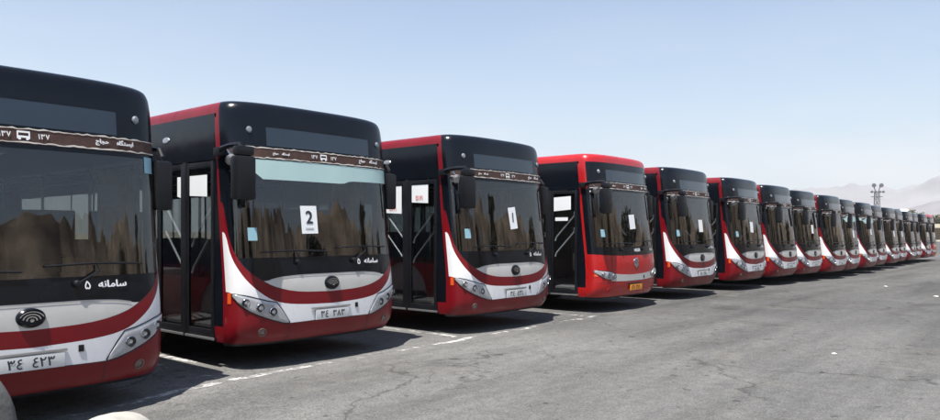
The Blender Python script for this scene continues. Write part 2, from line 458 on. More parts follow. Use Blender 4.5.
    # small bus icon
    for (x0, zc, w, h) in ((0, 2.565, .10, .016), (-.045, 2.535, .012, .06), (.045, 2.535, .012, .06), (0, 2.523, .10, .018), (-.03, 2.505, .02, .02), (.03, 2.505, .02, .02)):
        m.face([P(x0-w/2, zc-h/2, .012), P(x0+w/2, zc-h/2, .012), P(x0+w/2, zc+h/2, .012), P(x0-w/2, zc+h/2, .012)])
    m.build('bus_symbol', M['lettering'], band, smooth=False, weld=False)
    # ---- corner marker lamps
    for s in (-1, 1):
        p = P(s*1.0, 2.77); n = (P(s*1.0, 2.77, .01)-p).normalized()
        m = MB(); m.lathe([(.034, 0), (.034, .012), (.026, .022), (.0, .026)], p, n, 0, 14); m.build('marker_lamp', M['markerlamp'], root)
    # ---- lettering low on the windscreen
    m = MB()
    if red:
        text_on(m, 'HIGER', .06, lambda x, z, q: P(x*1.1+.15, z+1.225, .008+q), 0, .004)
        m.build('windscreen_lettering', M['lettering'], root, smooth=False, weld=False); m = MB()
        text_on(m, SAMANEH, .05, lambda x, z, q: P(x+.85, z+1.235, .008+q), 0, .003)
    else:
        text_on(m, SAMANEH, .062, lambda x, z, q: P(x*1.15+.69, z+1.225, .008+q), 0, .004)
        m.build('windscreen_lettering', M['lettering'], root, smooth=False, weld=False); m = MB()
        text_on(m, '۵', .07, lambda x, z, q: P(x+.47, z+1.222, .008+q), 0, .003)
    m.build('windscreen_lettering', M['lettering'], root, smooth=False, weld=False)
    # ---- emblem
    ez = .97; 
    p = P(0, ez); n = Vector((0, -1, .03)).normalized()
    m = MB()
    if not red:
        m.lathe([(.115, -.01), (.112, .012), (.095, .026), (0, .032)], p, n, 0, 32, 1.0, .74)
        em = m.build('emblem', M['black'], root)
        m = MB()
        for rr, a0, a1, th in ((.100, 20, 160, .010), (.072, 5, 175, .012), (.044, -10, 190, .012)):
            G = [[], []]
            for k in range(17):
                a = R(a0+(a1-a0)*k/16)
                for q, r2 in ((0, rr-th), (1, rr)):
                    G[q].append((r2*math.cos(a), p.y-.034, ez-.016+r2*.74*math.sin(a)))
            m.grid(G)
        m.lathe([(.016, 0), (.016, .008), (0, .010)], (0, p.y-.030, ez-.018), (0, -1, 0), 0, 12)
        G = [[(math.cos(a)*r2, p.y-.022, ez+.74*math.sin(a)*r2) for a in [2*PI*k/32 for k in range(33)]] for r2 in (.104, .110)]
        m.build('emblem_arcs', M['chrome'], em)
    else:
        m.lathe([(.098, -.005), (.098, .010), (.082, .016), (.082, .006), (0, .006)], p+Vector((.05, 0, .0)), n, 0, 28)
        em = m.build('emblem', M['chrome'], root)
        m = MB()
        for ang in (60, -60, 0):
            m.box((.05, p.y-.014, ez), (.13, .012, .02), 0, rot=Matrix.Rotation(R(ang), 3, 'Y'))
        m.build('emblem_bars', M['chrome'], em)
    # ---- headlights
    for s in (-1, 1):
        if not red:
            LO = [(.62, .522), (.7, .528), (.85, .575), (1.0, .635), (1.12, .70), (1.2, .78), (1.238, .865)]
            HI = [(.62, .535), (.72, .69), (.79, .78), (.9, .80), (1.0, .83), (1.1, .862), (1.2, .887), (1.238, .893)]
            lamps = ((1.135, .79, .047), (.99, .725, .052), (.84, .67, .052))
            cols = [.62, .65, .68, .72, .755, .79, .85, .9, .95, 1.0, 1.05, 1.1, 1.13, 1.16, 1.18, 1.2, 1.215, 1.228, 1.238]
        else:
            LO = [(.74, .70), (.85, .655), (1.0, .66), (1.12, .71), (1.2, .765), (1.235, .80)]
            HI = [(.74, .725), (.82, .79), (.95, .82), (1.1, .835), (1.2, .845), (1.235, .84)]
            lamps = ((1.10, .765, .040), (.98, .735, .045), (.85, .725, .035))
            cols = [.74, .77, .8, .82, .85, .9, .95, 1.0, 1.05, 1.1, 1.13, 1.16, 1.18, 1.2, 1.215, 1.235]
        cols = [c*s for c in (cols if s > 0 else cols)]
        m = MB()
        lo = lambda u: interp(LO, abs(u)); hi = lambda u: interp(HI, abs(u))
        G = []
        for k in range(7):
            fr = k/6; e = 0 if k in (0, 6) else .012
            G.append([P(u, lo(u)+(hi(u)-lo(u))*fr, .002+(e if 0 < i < len(cols)-1 else 0)) for i, u in enumerate(cols)])
        m.grid(G)
        hl = m.build('headlight', M['housing'], root)
        # dark gasket round the unit
        m = MB(); ring = [P(u, lo(u), .004) for u in cols]+[P(u, hi(u), .004) for u in cols[::-1]]
        m.tube(ring+[ring[0]], .006, n=5); m.build('gasket', M['plastic'], hl)
        for (u, z, r) in lamps:
            p = P(s*u, z, .012); n = (P(s*u, z, .02)-P(s*u, z)).normalized()
            n = (n+Vector((0, -1.2, 0))).normalized()
            m = MB(); m.lathe([(r, -.01), (r, .012), (r*.93, .016), (r*.90, .010)], p, n, 2, 16, cap=False)
            m.lathe([(r*.90, .010), (r*.6, .003), (r*.42, .002)], p, n, 0, 16, cap=False); m.lathe([(r*.42, .003), (r*.36, .010), (0, .014)], p, n, 1, 12)
            m.build('lamp', [M['lamp'], M['lampglass'], M['chrome']], hl)
        # amber turn lamp on the corner, fog lamp
        m = MB()
        if not red: m.grid([[P(s*u, z, .005) for u in (1.2415, 1.244, 1.247, 1.2495)] for z in (.775, .83, .90)])
        else: m.grid([[P(s*u, z, .005) for u in (1.19, 1.205, 1.22, 1.232)] for z in (.72, .76, .79)])
        m.build('turn_lamp', M['amber'], root)
        p = P(s*.95, .44); n = (P(s*.95, .44, .01)-p).normalized()
        m = MB(); m.lathe([(.050, -.01), (.050, .006), (.042, .008), (.038, -.004), (.024, .004), (0, .008)], p, n, 0, 18)
        m.build('fog_lamp', M['foglamp' if not red else 'red'], root)
    m = MB()
    if not red:
        for s in (-1, 1): m.grid([[P(s*.615-.004, z, .0025), P(s*.615+.004, z, .0025)] for z in (.31, .36, .42, .48, .521)])
        uu = [-.61+1.22*i/24 for i in range(25)]; m.grid([[P(u, z1(u)+d, .0025) for u in uu] for d in (-.003, .004)])
        for s in (-1, 1):
            uu = [s*(.66+.56*i/14) for i in range(15)]; m.grid([[P(u, z3(u)+d, .0025) for u in uu] for d in (-.002, .003)])
    else:
        uu = [-1.22+2.44*i/40 for i in range(41)]; m.grid([[P(u, .60+d, .0025) for u in uu] for d in (-.004, .004)])
        for s in (-1, 1): m.grid([[P(s*.86-.004, z, .0025), P(s*.86+.004, z, .0025)] for z in (.86, .95, 1.05, 1.11)])
    m.build('panel_gap', M['ink'], root)
    if not red:
        m = MB(); uu = [-.86+1.72*i/40 for i in range(41)]
        m.grid([[P(u, z4(u)+d, .006) for u in uu] for d in (-.010, .004)]); m.build('trim_strip', M['alu'], root)
    # tow socket cover
    m = MB(); m.box(P(.40, .665, .002), (.045, .012, .06), 0, .004); m.build('tow_cover', M['plastic'], root)
    # plate holder (plate itself is added per bus)
    m = MB(); m.box((-.02, -.012, .672 if not red else .545), (.60, .02, .022), 0, .004); m.build('plate_holder', M['alu' if not red else 'plastic'], root)
    # ---- wipers
    for x0, x1, zz in ((-.95, -.05, 1.36), (.12, .98, 1.40)):
        m = MB(); piv = P(x0+.45 if x0 < 0 else x0+.25, 1.24, .02)
        m.lathe([(.03, -.015), (.03, .02), (.015, .03), (0, .03)], piv, (0, -1, .1), 0, 10)
        a = P((x0+x1)/2, zz, .035); m.tube([piv+Vector((0, -.02, 0)), P(((x0+x1)/2*1+x0+.45)/2, (1.24+zz)/2+.03, .05), a], .009, n=6)
        m.tube([P(x0+(x1-x0)*k/10, zz+.015*math.sin(k/10*PI), .022) for k in range(11)], .009, n=6)
        m.build('wiper', M['plastic'], root)
    # ---- mirrors
    ax = -1.29; ay = -.06
    m = MB(); m.tube([(-1.24, .52, 2.52), (-1.30, .36, 2.56), (-1.32, .15, 2.575), (-1.30, -.02, 2.57), (ax, ay, 2.50), (ax, ay, 2.40)], [.028, .03, .032, .036, .034, .03], n=8)
    m.box((-1.27, .47, 2.53), (.07, .14, .10), 0, .015)
    mir = m.build('mirror', M['plastic'], root)
    m = MB(); m.box((ax, ay, 2.20), (.245, .14, .49), 0, .045); m.box((ax, ay, 2.50), (.21, .13, .11), 0, .04); m.build('mirror_housing', M['plastic'], mir)
    m = MB(); m.box((ax, ay+.074, 2.19), (.22, .006, .42), 0); m.build('mirror_glass', M['chrome'], mir)
    m = MB(); m.tube([(-1.31, .25, 2.57), (-1.31, .20, 2.50), (-1.29, .16, 2.45)], .012, n=6); m.lathe([(0.02, -.05), (.06, -.045), (.085, 0), (.07, .02), (0, .03)], (-1.29, .15, 2.41), (-.3, -.6, -.75), 0, 14)
    m.build('kerb_mirror', M['alu'], mir)
    ax = 1.30; ay = .34
    m = MB(); m.tube([(1.21, .55, 2.50), (1.28, .48, 2.55), (1.30, .40, 2.54), (ax, ay, 2.46), (ax, ay, 2.40)], .026, n=8)
    mir = m.build('mirror', M['plastic'], root)
    m = MB(); m.box((ax, ay, 2.17), (.17, .12, .50), 0, .04); m.build('mirror_housing', M['plastic'], mir)
    m = MB(); m.box((ax, ay+.059, 2.17), (.13, .006, .44), 0); m.build('mirror_glass', M['chrome'], mir)
    # ---- doors
    for k, (a, c) in enumerate(((DY0+.012, DYM0), (DYM1, DY1))):
        m = MB(); xo = -1.243; fw = .055
        z0, zt_ = .36, 2.435
        for (y0, y1, q0, q1) in ((a, a+fw, z0, zt_), (c-fw, c, z0, zt_), (a+fw, c-fw, z0, z0+.09), (a+fw, c-fw, zt_-.07, zt_)):
            m.box((xo, (y0+y1)/2, (q0+q1)/2), (.035, y1-y0, q1-q0), 0, .004)
        dr = m.build('door_leaf', M['plastic'], root)
        m = MB(); m.face([(xo-.004, a+fw, z0+.09), (xo-.004, c-fw, z0+.09), (xo-.004, c-fw, zt_-.07), (xo-.004, a+fw, zt_-.07)]); m.build('door_glass', M['dglass'], dr)
        m = MB(); m.box((xo-.022, (a+c)/2, .345), (.02, c-a+.04, .028), 0, .004); m.build('door_sill', M['alu'], dr)
        for dz in (0, .32):
            y0, y1 = (a+fw+.02, c-fw-.02)
            za, zb_ = (1.92, 1.50) if k == 0 else (1.50, 1.92)
            m = MB(); m.tube([(xo+.012, y0, za-dz+.08), (xo+.03, y0+.02, za-dz), (xo+.03, y1-.02, zb_-dz), (xo+.012, y1, zb_-dz-.08)], .015, n=7)
            m.build('grab_bar', M['barmetal'], dr)
    m = MB(); m.box((-1.245, (DYM0+DYM1)/2, 1.40), (.045, DYM1-DYM0-.004, 2.1), 0, .004); m.build('door_post', M['plastic'], root)
    m = MB(); m.lathe([(.045, -.005), (.05, .02), (.04, .035), (0, .04)], (-1.222, 1.75, 2.74), (-1, 0, .1), 0, 14, 2.0, .8); m.build('side_marker_lamp', M['alu'], root)
    # ---- side windows
    for s in (-1, 1):
        wy = window_edges(s)
        for a, c in zip(wy, wy[1:]):
            m = MB(); m.grid([[side_pt(s, y, z)-Vector((s*.004, 0, 0)) for y in (a[0]+.045, c[0]-(.045 if c is not wy[-1] else 0))] for z in (1.02, 1.5, 2.0, 2.45)])
            m.build('side_window', M['sglass'], root)
    # ---- wheels
    for a in AX:
        for s in (-1, 1):
            m = MB(); m.lathe([(.30, -.14), (.46, -.14), (.485, -.10), (.49, 0), (.485, .10), (.46, .14), (.30, .14)], (s*1.06, a, .49), (s, 0, 0), 0, 28)
            w = m.build('wheel', M['rubber'], root)
            m = MB(); m.lathe([(.30, .13), (.28, .145), (.25, .06), (.13, .03), (.12, .12), (.0, .13)], (s*1.06, a, .49), (s, 0, 0), 0, 24); m.build('rim', M['rim'], w)
    # ---- inside
    m = MB(); m.box((.0, .62, 1.00), (2.20, .42, .36), 0, .05); m.box((.62, .74, 1.22), (.80, .30, .16), 0, .05); m.build('dashboard', M['dash'], root)
    m = MB(); m.box((0, .47, .64), (2.2, .1, .40)); m.build('front_bulkhead', M['dash'], root)
    m = MB(); n = Vector((0, .55, .83)).normalized()
    c0 = Vector((.62, 1.02, 1.34)); u = Vector((1, 0, 0)); v = n.cross(u)
    m.tube([c0+.23*(math.cos(2*PI*k/24)*u+math.sin(2*PI*k/24)*v) for k in range(25)], .016, n=6)
    for an in (90, 210, 330): m.tube([c0, c0+.22*(math.cos(R(an))*u+math.sin(R(an))*v)], .014, n=6)
    m.tube([c0, c0-n*.35], .035, n=8); m.build('steering_wheel', M['plastic'], root)
    def seatmesh(x, y, z, w, h):
        m = MB(); m.box((x, y, z), (w, .45, .12), 0, .04)
        m.box((x, y+.24, z+h/2), (w, .10, h), 0, .04, Matrix.Rotation(R(-9), 3, 'X'))
        m.box((x, y, z-.22), (.12, .3, .36), 0)
        return m
    m = seatmesh(.62, 1.50, .98, .50, .75); ds = m.build('driver_seat', M['dseat'], root)
    m = MB(); m.box((.62, 1.80, 1.80), (.28, .09, .20), 0, .035); m.build('headrest', M['dseat'], ds)
    m = MB(); m.box((.62, 2.12, 1.25), (1.1, .03, 1.4), 0, .01); m.build('driver_partition', M['dseat'], root)
    for (x, y) in ((.93, 2.8), (.48, 2.8), (.93, 3.7), (.48, 3.7), (-.93, 3.0), (-.93, 3.9), (-.48, 3.9), (.93, 4.6), (.48, 4.6), (-.93, 4.8)):
        m = seatmesh(x, y, .98, .42, .62); m.build('passenger_seat', M['seat'], root)
    for (x, y) in ((-.35, 2.2), (.22, 2.2), (-.35, 4.2), (.25, 4.2), (-.75, .95)):
        m = MB(); m.tube([(x, y, .5), (x, y, 2.84)], .017, n=7); m.build('grab_pole', M['yellow' if not red else 'alu'], root)
    m = MB()
    for x in (-.40, .40): m.tube([(x, 1.9, 2.55), (x, 11, 2.55)], .016, n=6)
    m.build('ceiling_rail', M['alu'], root)
    # bunched curtain beside the driver
    m = MB(); G = []
    for k in range(25):
        y = .95+.5*k/24; x = 1.16-.03*math.sin(k*1.9)-.015*math.sin(k*.7)
        G.append([(x-(2.4-z)*.01, y, z) for z in (1.25, 1.5, 1.9, 2.38)])
    m.grid(G); m.build('curtain', M['curtain'], root)
    m = MB(); m.box((.45, 11.3, 1.6), (2.2, .1, 2.3)); m.build('rear_bulkhead', M['grey'], root)
    # small pale blue permit at the bottom left of the glass
    # the crown of the roof stands a little higher above the header
    k = .21 if red else .17
    def lift(o):
        for c in o.children:
            if c.type == 'MESH':
                for v in c.data.vertices:
                    if v.co.z > 2.62: v.co.z += (v.co.z-2.62)*k
            lift(c)
    bpy.context.view_layer.update(); lift(root)
    return root
def window_edges(s):
    if s < 0: ys = [DY1+.065-.045, 3.3, 4.7, 6.1, 7.5, 8.9, 10.3, 11.6]
    else: ys = [DY0+.045-.045, 1.9, 3.3, 4.7, 6.1, 7.5, 8.9, 10.3, 11.6]
    return [(y,) for y in ys]

def sheet_on_front(x, z, w, h, rot, off=.004):
    """corner-mapped paper stuck inside the windscreen"""
    m = MB(); c, s_ = math.cos(R(rot)), math.sin(R(rot))
    G = []
    for j in range(4):
        row = []
        for i in range(3):
            dx = (i/2-.5)*w; dz = (j/3-.5)*h
            row.append(P(x+dx*c-dz*s_, z+dx*s_+dz*c, off))
        G.append(row)
    m.grid(G); return m

proto = make_bus('maroon'); proto_red = make_bus('red')

# bus table: centre x, front y, z, kind, plate characters, label, extras
BUS = [
 (2.27, 6.72, -.07, 'm', '٣٤  ٤٢٣', 'maroon and white city bus whose left half is cut off by the photo edge'),
 (5.83, 7.20, 0, 'm', '٣٤  ٣٨٣', 'maroon and white city bus with a paper numbered 2 below its green sun visor'),
 (9.68, 7.22, 0, 'm', '٣٤  ٤٣١', 'maroon and white city bus with a tilted paper, left beside the bright red bus'),
 (13.70, 7.15, 0, 'r', '٥٦  ٣١٢', 'large all red city bus with an orange plate and silver band across its front'),
 (17.30, 7.22, 0, 'm', '٣٤  ٢٧١', 'maroon and white city bus standing directly right of the large all red bus'),
 (21.10, 7.20, 0, 'm', '٣٤  ٣٦٥', 'sixth bus from the left, second to the right of the large all red bus'),
 (24.35, 7.20, 0, 'm', None, 'seventh bus from the left, its windscreen without any paper notice'),
 (27.15, 7.20, 0, 'm', None, 'eighth bus from the left, maroon and white, with a thin white wedge at its corner'),
 (30.15, 7.20, 0, 'm', None, 'ninth bus from the left, maroon and white, with no paper in its windscreen'),
 (33.2, 7.22, 0, 'm', None, 'tenth bus from the left, with a pale visor at the top of its windscreen'),
 (36.5, 7.35, 0, 'm', None, 'eleventh bus from the left, with pale papers at the top of its windscreen'),
 (40.0, 7.5, 0, 'm', None, 'twelfth bus from the left, standing just left of the floodlight mast in the photo'),
 (43.2, 7.65, 0, 'm', None, 'thirteenth bus from the left, with the floodlight mast rising behind its roof'),
 (46.9, 7.85, 0, 'm', None, 'fourteenth bus from the left, just right of the floodlight mast in the photo'),
 (50.2, 7.95, 0, 'm', None, 'fifteenth bus from the left, fourth from the far right end of the row'),
 (53.3, 8.0, 0, 'm', None, 'sixteenth bus from the left, third from the far right end of the row'),
 (56.2, 8.05, 0, 'm', None, 'tiny distant maroon and white bus beside the small red bus at the far end'),
 (59.3, 8.1, 0, 'r', None, 'tiny distant all red bus closing the far right end of the row'),
]
VIS = {1, 9, 10}
used = set()
for i, (x, y, z, k, pl, lab) in enumerate(BUS):
    src = proto if k == 'm' else proto_red
    o = src if k not in used else None
    if k not in used: used.add(k); buses = o; fresh = True
    else: fresh = False
    # copies are made before per-bus extras, see below
    BUS[i] = (x, y, z, k, pl, lab, src, fresh)
roots = []
for (x, y, z, k, pl, lab, src, fresh) in BUS:
    o = src if fresh else copy_tree(src)
    roots.append(o)
rb = random.Random(11)
for i, ((x, y, z, k, pl, lab, src, fresh), o) in enumerate(zip(BUS, roots)):
    y += rb.uniform(-.10, .10) if 3 < i < 17 else 0
    o.location = (x, y, gzz(x)); o.rotation_euler = (0, 0, R(rb.uniform(-.7, .7)) if i > 3 else 0)
    if i == 0: o.scale = (1, 1, .982)
    tag(o, lab, 'bus', 'city buses parked in a row')
    red = k == 'r'
    # plate
    m = MB(); m.box((0, -.014, .59) if not red else (.02, -.014, .47), (.52, .012, .125), 0, .003); p = m.build('number_plate', M['plateorange' if red else 'plate'], o)
    m = MB(); txt = pl or ''.join(rb.choice('١٢٣٤٥٦٧٨٩') for _ in range(2))+'  '+''.join(rb.choice('١٢٣٤٥٦٧٨٩') for _ in range(3))
    zc = .59 if not red else .47
    text_on(m, txt, .078, lambda a, c, q: (a*1.0, -.022-q, c+zc), 0, .006)
    m.build('plate_characters', M['ink'], p, smooth=False, weld=False)
    if i in VIS:
        m = MB(); cols = [-.95+1.9*j/30 for j in range(31)]
        lowv = [(-1.25, 2.36), (-1.0, 2.33), (-.88, 2.22), (.3, 2.22), (.42, 2.26), (1.25, 2.27)]
        strip(m, lambda u: interp(lowv, u), const(2.455), 3, 0, cols, .004)
        m.build('sun_visor', M['visor'], o)
    if i == 0:
        sheet_on_front(1.13, 2.36, .10, .16, 0).build('paper_notice', M['bluepaper'], o)
        sheet_on_front(.72, 2.05, .20, .20, 2, -.05).build('paper_notice', M['grey'], o)
    if i == 1:
        q = sheet_on_front(-.28, 1.75, .24, .34, 1).build('paper_notice', M['paper'], o)
        m = MB(); text_on(m, '2', .15, lambda a, c, t: P(a-.28, c+1.78, .007+t), 0, .006)
        for dz in (-.11, -.125): m.face([P(-.34, 1.75+dz, .007), P(-.22, 1.75+dz, .007), P(-.22, 1.756+dz, .007), P(-.34, 1.756+dz, .007)])
        m.build('notice_number', M['ink'], q, smooth=False, weld=False)
    if i == 2:
        q = sheet_on_front(.05, 1.83, .20, .36, 6).build('paper_notice', M['paper'], o)
        m = MB(); text_on(m, '1', .15, lambda a, c, t: P(a+.05, c+1.84, .007+t), 0, .006); m.build('notice_number', M['ink'], q, smooth=False, weld=False)
    if i > 2 and i not in (6, 8, 11, 14, 15):
        sheet_on_front(.02+rb.uniform(-.15, .25), 1.78+rb.uniform(-.06, .1), .24, .30, rb.uniform(-4, 4)).build('paper_notice', M['paper'], o)
    if i in (0, 1, 2, 3):
        # paper sheets on the door glass; the second bus has painted sky instead
        if i == 2: sh = ((.80, 1.18, 2.06, 2.36), (1.40, 1.80, 1.90, 2.36))
        elif i == 1: sh = ((.76, 1.16, 2.02, 2.28), (1.37, 1.46, 2.02, 2.28))  # white sheets stand in for bright sky seen through the far windows
        elif i == 3: sh = ((.76, 1.70, 1.98, 2.20),)
        else: sh = ((.76, 1.16, 2.0, 2.3),)
        for (a, c, z0, z1_) in sh:
            if i == 3:
                m = MB(); m.face([(-1.254, .76, 2.05), (-1.254, 1.19, 2.02), (-1.254, 1.19, 2.30), (-1.254, .76, 2.32)]); m.build('door_notice_and_sky', M['paper'], o)
                m = MB(); m.box((-1.254, .98, 1.86), (.004, .30, .07)); m.build('door_notice_and_sky', M['paper'], o); continue
            m = MB(); m.face([(-1.254, a, z0), (-1.254, c, z0+.02), (-1.254, c, z1_), (-1.254, a, z1_)]); q = m.build('door_notice_and_sky', M['paper'], o)
            if i == 2:
                m = MB()
                for t, hh, zz in (('ATAT', .05, .07),):
                    text_on(m, '٥١٧١', .07, lambda u, v, t2: (-1.259-t2, (a+c)/2-u, z0+.09+v), 0, .003)
                m.build('notice_lettering', M['redink'], q, smooth=False, weld=False)
    if i < 6 and i != 0:
        m = MB(); m.grid([[P(x, z, .004) for x in (-1.08, -1.03, -.98)] for z in (1.50, 1.56, 1.62, 1.65)]); m.build('permit_sticker', M['bluepaper'], o)
bpy.context.view_layer.update()

# ------------------------------------------------------------------ ground

def asphalt_mat():
    m, nt, b = new_mat('asphalt')
    L = nt.links.new
    tc = N(nt, 'ShaderNodeTexCoord'); src = tc.outputs['Object']
    def noi(scale, det=6, rough=.6, vec=None):
        n = N(nt, 'ShaderNodeTexNoise'); n.inputs['Scale'].default_value = scale; n.inputs['Detail'].default_value = det; n.inputs['Roughness'].default_value = rough
        L(vec or src, n.inputs['Vector']); return n
    def mul(a, bb, fac=1.0, mode='MULTIPLY'):
        x = N(nt, 'ShaderNodeMix', data_type='RGBA', blend_type=mode); x.inputs['Factor'].default_value = fac
        L(a, x.inputs['A'])
        if hasattr(bb, 'name') or hasattr(bb, 'links'): L(bb, x.inputs['B'])
        else: x.inputs['B'].default_value = bb
        return x.outputs['Result']
    base = ramp(nt, [(.25, (.084, .083, .081, 1)), (.5, (.125, .123, .118, 1)), (.78, (.168, .165, .156, 1))])
    L(noi(.13, 8, .62).outputs['Fac'], base.inputs['Fac']); col = base.outputs['Color']
    # aggregate
    r = ramp(nt, [(.30, g3(.50)), (.5, g3(1.0)), (.72, g3(1.5))]); L(noi(38, 4, .75).outputs['Fac'], r.inputs['Fac']); col = mul(col, r.outputs['Color'], .9)
    r = ramp(nt, [(.56, g3(1)), (.60, g3(1.5))]); L(noi(90, 2, .5).outputs['Fac'], r.inputs['Fac']); col = mul(col, r.outputs['Color'], .8)
    r = ramp(nt, [(.66, g3(1)), (.70, g3(.45))]); L(noi(5, 3, .5).outputs['Fac'], r.inputs['Fac']); col = mul(col, r.outputs['Color'], .8)
    r = ramp(nt, [(.32, g3(.78)), (.62, g3(1.12))]); L(noi(7, 7, .7).outputs['Fac'], r.inputs['Fac']); col = mul(col, r.outputs['Color'], .9)
    # swept and driven streaks along the lot
    mp = N(nt, 'ShaderNodeMapping'); mp.inputs['Scale'].default_value = (.10, .9, 1); mp.inputs['Rotation'].default_value = (0, 0, R(4)); L(src, mp.inputs['Vector'])
    r = ramp(nt, [(.34, g3(.66)), (.52, g3(1.0)), (.75, g3(1.18))]); L(noi(1, 6, .6, mp.outputs['Vector']).outputs['Fac'], r.inputs['Fac']); col = mul(col, r.outputs['Color'], .9)
    # oil stains
    r = ramp(nt, [(.60, g3(1)), (.74, g3(.55))]); L(noi(.55, 4, .55).outputs['Fac'], r.inputs['Fac']); col = mul(col, r.outputs['Color'], .8)
    # cracks: warped cells, only partly open
    wn = noi(.8, 4, .6); ws = N(nt, 'ShaderNodeVectorMath', operation='SCALE'); ws.inputs['Scale'].default_value = 1.5; L(wn.outputs['Color'], ws.inputs[0])
    wa = N(nt, 'ShaderNodeVectorMath', operation='ADD'); L(src, wa.inputs[0]); L(ws.outputs[0], wa.inputs[1])
    for sc, wid, mscale, lo_, hi_, dark in ((.26, .0055, .16, .44, .50, .55), (.62, .0075, .30, .50, .58, .62)):
        v = N(nt, 'ShaderNodeTexVoronoi', feature='DISTANCE_TO_EDGE'); v.inputs['Scale'].default_value = sc; L(wa.outputs[0], v.inputs['Vector'])
        cr = ramp(nt, [(0, g3(1)), (wid*.5, g3(.8)), (wid*1.5, g3(0))]); L(v.outputs['Distance'], cr.inputs['Fac'])
        mk = ramp(nt, [(lo_, g3(0)), (hi_, g3(1))]); L(noi(mscale, 3, .5).outputs['Fac'], mk.inputs['Fac'])
        f = mul(cr.outputs['Color'], mk.outputs['Color'])
        x = N(nt, 'ShaderNodeMix', data_type='RGBA'); L(f, x.inputs['Factor']); L(col, x.inputs['A'])
        y = mul(col, g3(dark)); L(y, x.inputs['B']); col = x.outputs['Result']
    # darker further along the lot, with a wandering edge
    sp = N(nt, 'ShaderNodeSeparateXYZ'); L(src, sp.inputs[0]); nw = noi(.22, 5, .6); nm = N(nt, 'ShaderNodeMath', operation='MULTIPLY_ADD'); nm.inputs[1].default_value = 9; L(nw.outputs['Fac'], nm.inputs[0]); L(sp.outputs['X'], nm.inputs[2])
    mr = N(nt, 'ShaderNodeMapRange'); mr.inputs['From Min'].default_value = 12; mr.inputs['From Max'].default_value = 20; mr.inputs['To Min'].default_value = 1.09; mr.inputs['To Max'].default_value = .78; L(nm.outputs[0], mr.inputs['Value'])
    cv = N(nt, 'ShaderNodeCombineXYZ'); [L(mr.outputs[0], cv.inputs[q]) for q in range(3)]; col = mul(col, cv.outputs[0])
    # sandy dust gathered in patches
    r = ramp(nt, [(.55, g3(0)), (.78, g3(.45))]); L(noi(.9, 8, .72).outputs['Fac'], r.inputs['Fac'])
    x = N(nt, 'ShaderNodeMix', data_type='RGBA'); L(r.outputs['Color'], x.inputs['Factor']); L(col, x.inputs['A']); x.inputs['B'].default_value = (.22, .20, .17, 1); col = x.outputs['Result']
    L(col, b.inputs['Base Color']); b.inputs['Roughness'].default_value = .88
    b.inputs['Specular IOR Level'].default_value = .1
    bp = N(nt, 'ShaderNodeBump'); bp.inputs['Strength'].default_value = .5; bp.inputs['Distance'].default_value = .006
    L(noi(70, 3, .7).outputs['Fac'], bp.inputs['Height']); L(bp.outputs['Normal'], b.inputs['Normal'])
    return m
M['asphalt'] = asphalt_mat()
m = MB()
xs = [-80, -30, -5, -1]+[i*.2 for i in range(0, 30)]+[8, 12, 15]+list(range(16, 62, 2))+[70, 80, 100, 120, 160, 190]
ys = [-70, -40, -20, -10, 0, 5, 10, 20, 40, 70]
m.grid([[(x, y, gzz(x)) for y in ys] for x in xs])
tag(m.build('parking_lot', M['asphalt']), kind='structure')
M['sand'] = simple('sandy soil', (.36, .30, .22), .95, var=.2, scale=.02, coord='Object')
m = MB()
rr = [0, 100, 300, 800, 2000, 5000, 12000]
m.grid([[(r_*math.cos(2*PI*k/48), r_*math.sin(2*PI*k/48), -.62) for k in range(48)] for r_ in rr], 0, True)
tag(m.build('ground', M['sand']), kind='structure')

def worn_paint():
    m, nt, b = new_mat('worn road paint'); L = nt.links.new
    tc = N(nt, 'ShaderNodeTexCoord')
    n = N(nt, 'ShaderNodeTexNoise'); n.inputs['Scale'].default_value = 4.5; n.inputs['Detail'].default_value = 9; n.inputs['Roughness'].default_value = .72; L(tc.outputs['Object'], n.inputs['Vector'])
    n0 = N(nt, 'ShaderNodeTexNoise'); n0.inputs['Scale'].default_value = .7; n0.inputs['Detail'].default_value = 3; L(tc.outputs['Object'], n0.inputs['Vector'])
    ad = N(nt, 'ShaderNodeMath', operation='ADD'); L(n.outputs['Fac'], ad.inputs[0])
    m2 = N(nt, 'ShaderNodeMath', operation='MULTIPLY'); m2.inputs[1].default_value = .7; L(n0.outputs['Fac'], m2.inputs[0]); L(m2.outputs[0], ad.inputs[1])
    r = ramp(nt, [(.83, g3(0)), (.98, g3(.75))]); L(ad.outputs[0], r.inputs['Fac'])
    b.inputs['Base Color'].default_value = (.66, .65, .62, 1); b.inputs['Roughness'].default_value = .8
    tr = N(nt, 'ShaderNodeBsdfTransparent'); mx = N(nt, 'ShaderNodeMixShader')
    L(r.outputs['Color'], mx.inputs['Fac']); L(tr.outputs[0], mx.inputs[1]); L(b.outputs[0], mx.inputs[2]); L(mx.outputs[0], nt.nodes['Material Output'].inputs['Surface'])
    return m
M['line'] = worn_paint()
def line(x0, y0, x1, y1, w, name='painted_line'):
    m = MB(); n = max(4, int(math.hypot(x1-x0, y1-y0)/.25)); d = Vector((x1-x0, y1-y0, 0)).normalized(); p = Vector((-d.y, d.x, 0))
    G = []
    for k in range(n+1):
        c = Vector((x0+(x1-x0)*k/n, y0+(y1-y0)*k/n, 0)); j = noise.noise(c*2.1)*.06+noise.noise(c*7)*.03
        G.append([c-p*(w/2+j), c+p*(w/2-j)])
    G = [[(q.x, q.y, gzz(q.x)+.005) for q in r] for r in G]
    m.grid(G); return tag(m.build(name, M['line']), kind='structure')
line(-6, 6.98, 12.1, 7.12, .12)
for k, xx in enumerate([.9, 4.62, 8.36, 12.0, 15.7, 19.3]):
    line(xx, 7.35, xx-.05, 19.5, .12)
line(4.30, 7.25, 4.26, 8.9, .10)

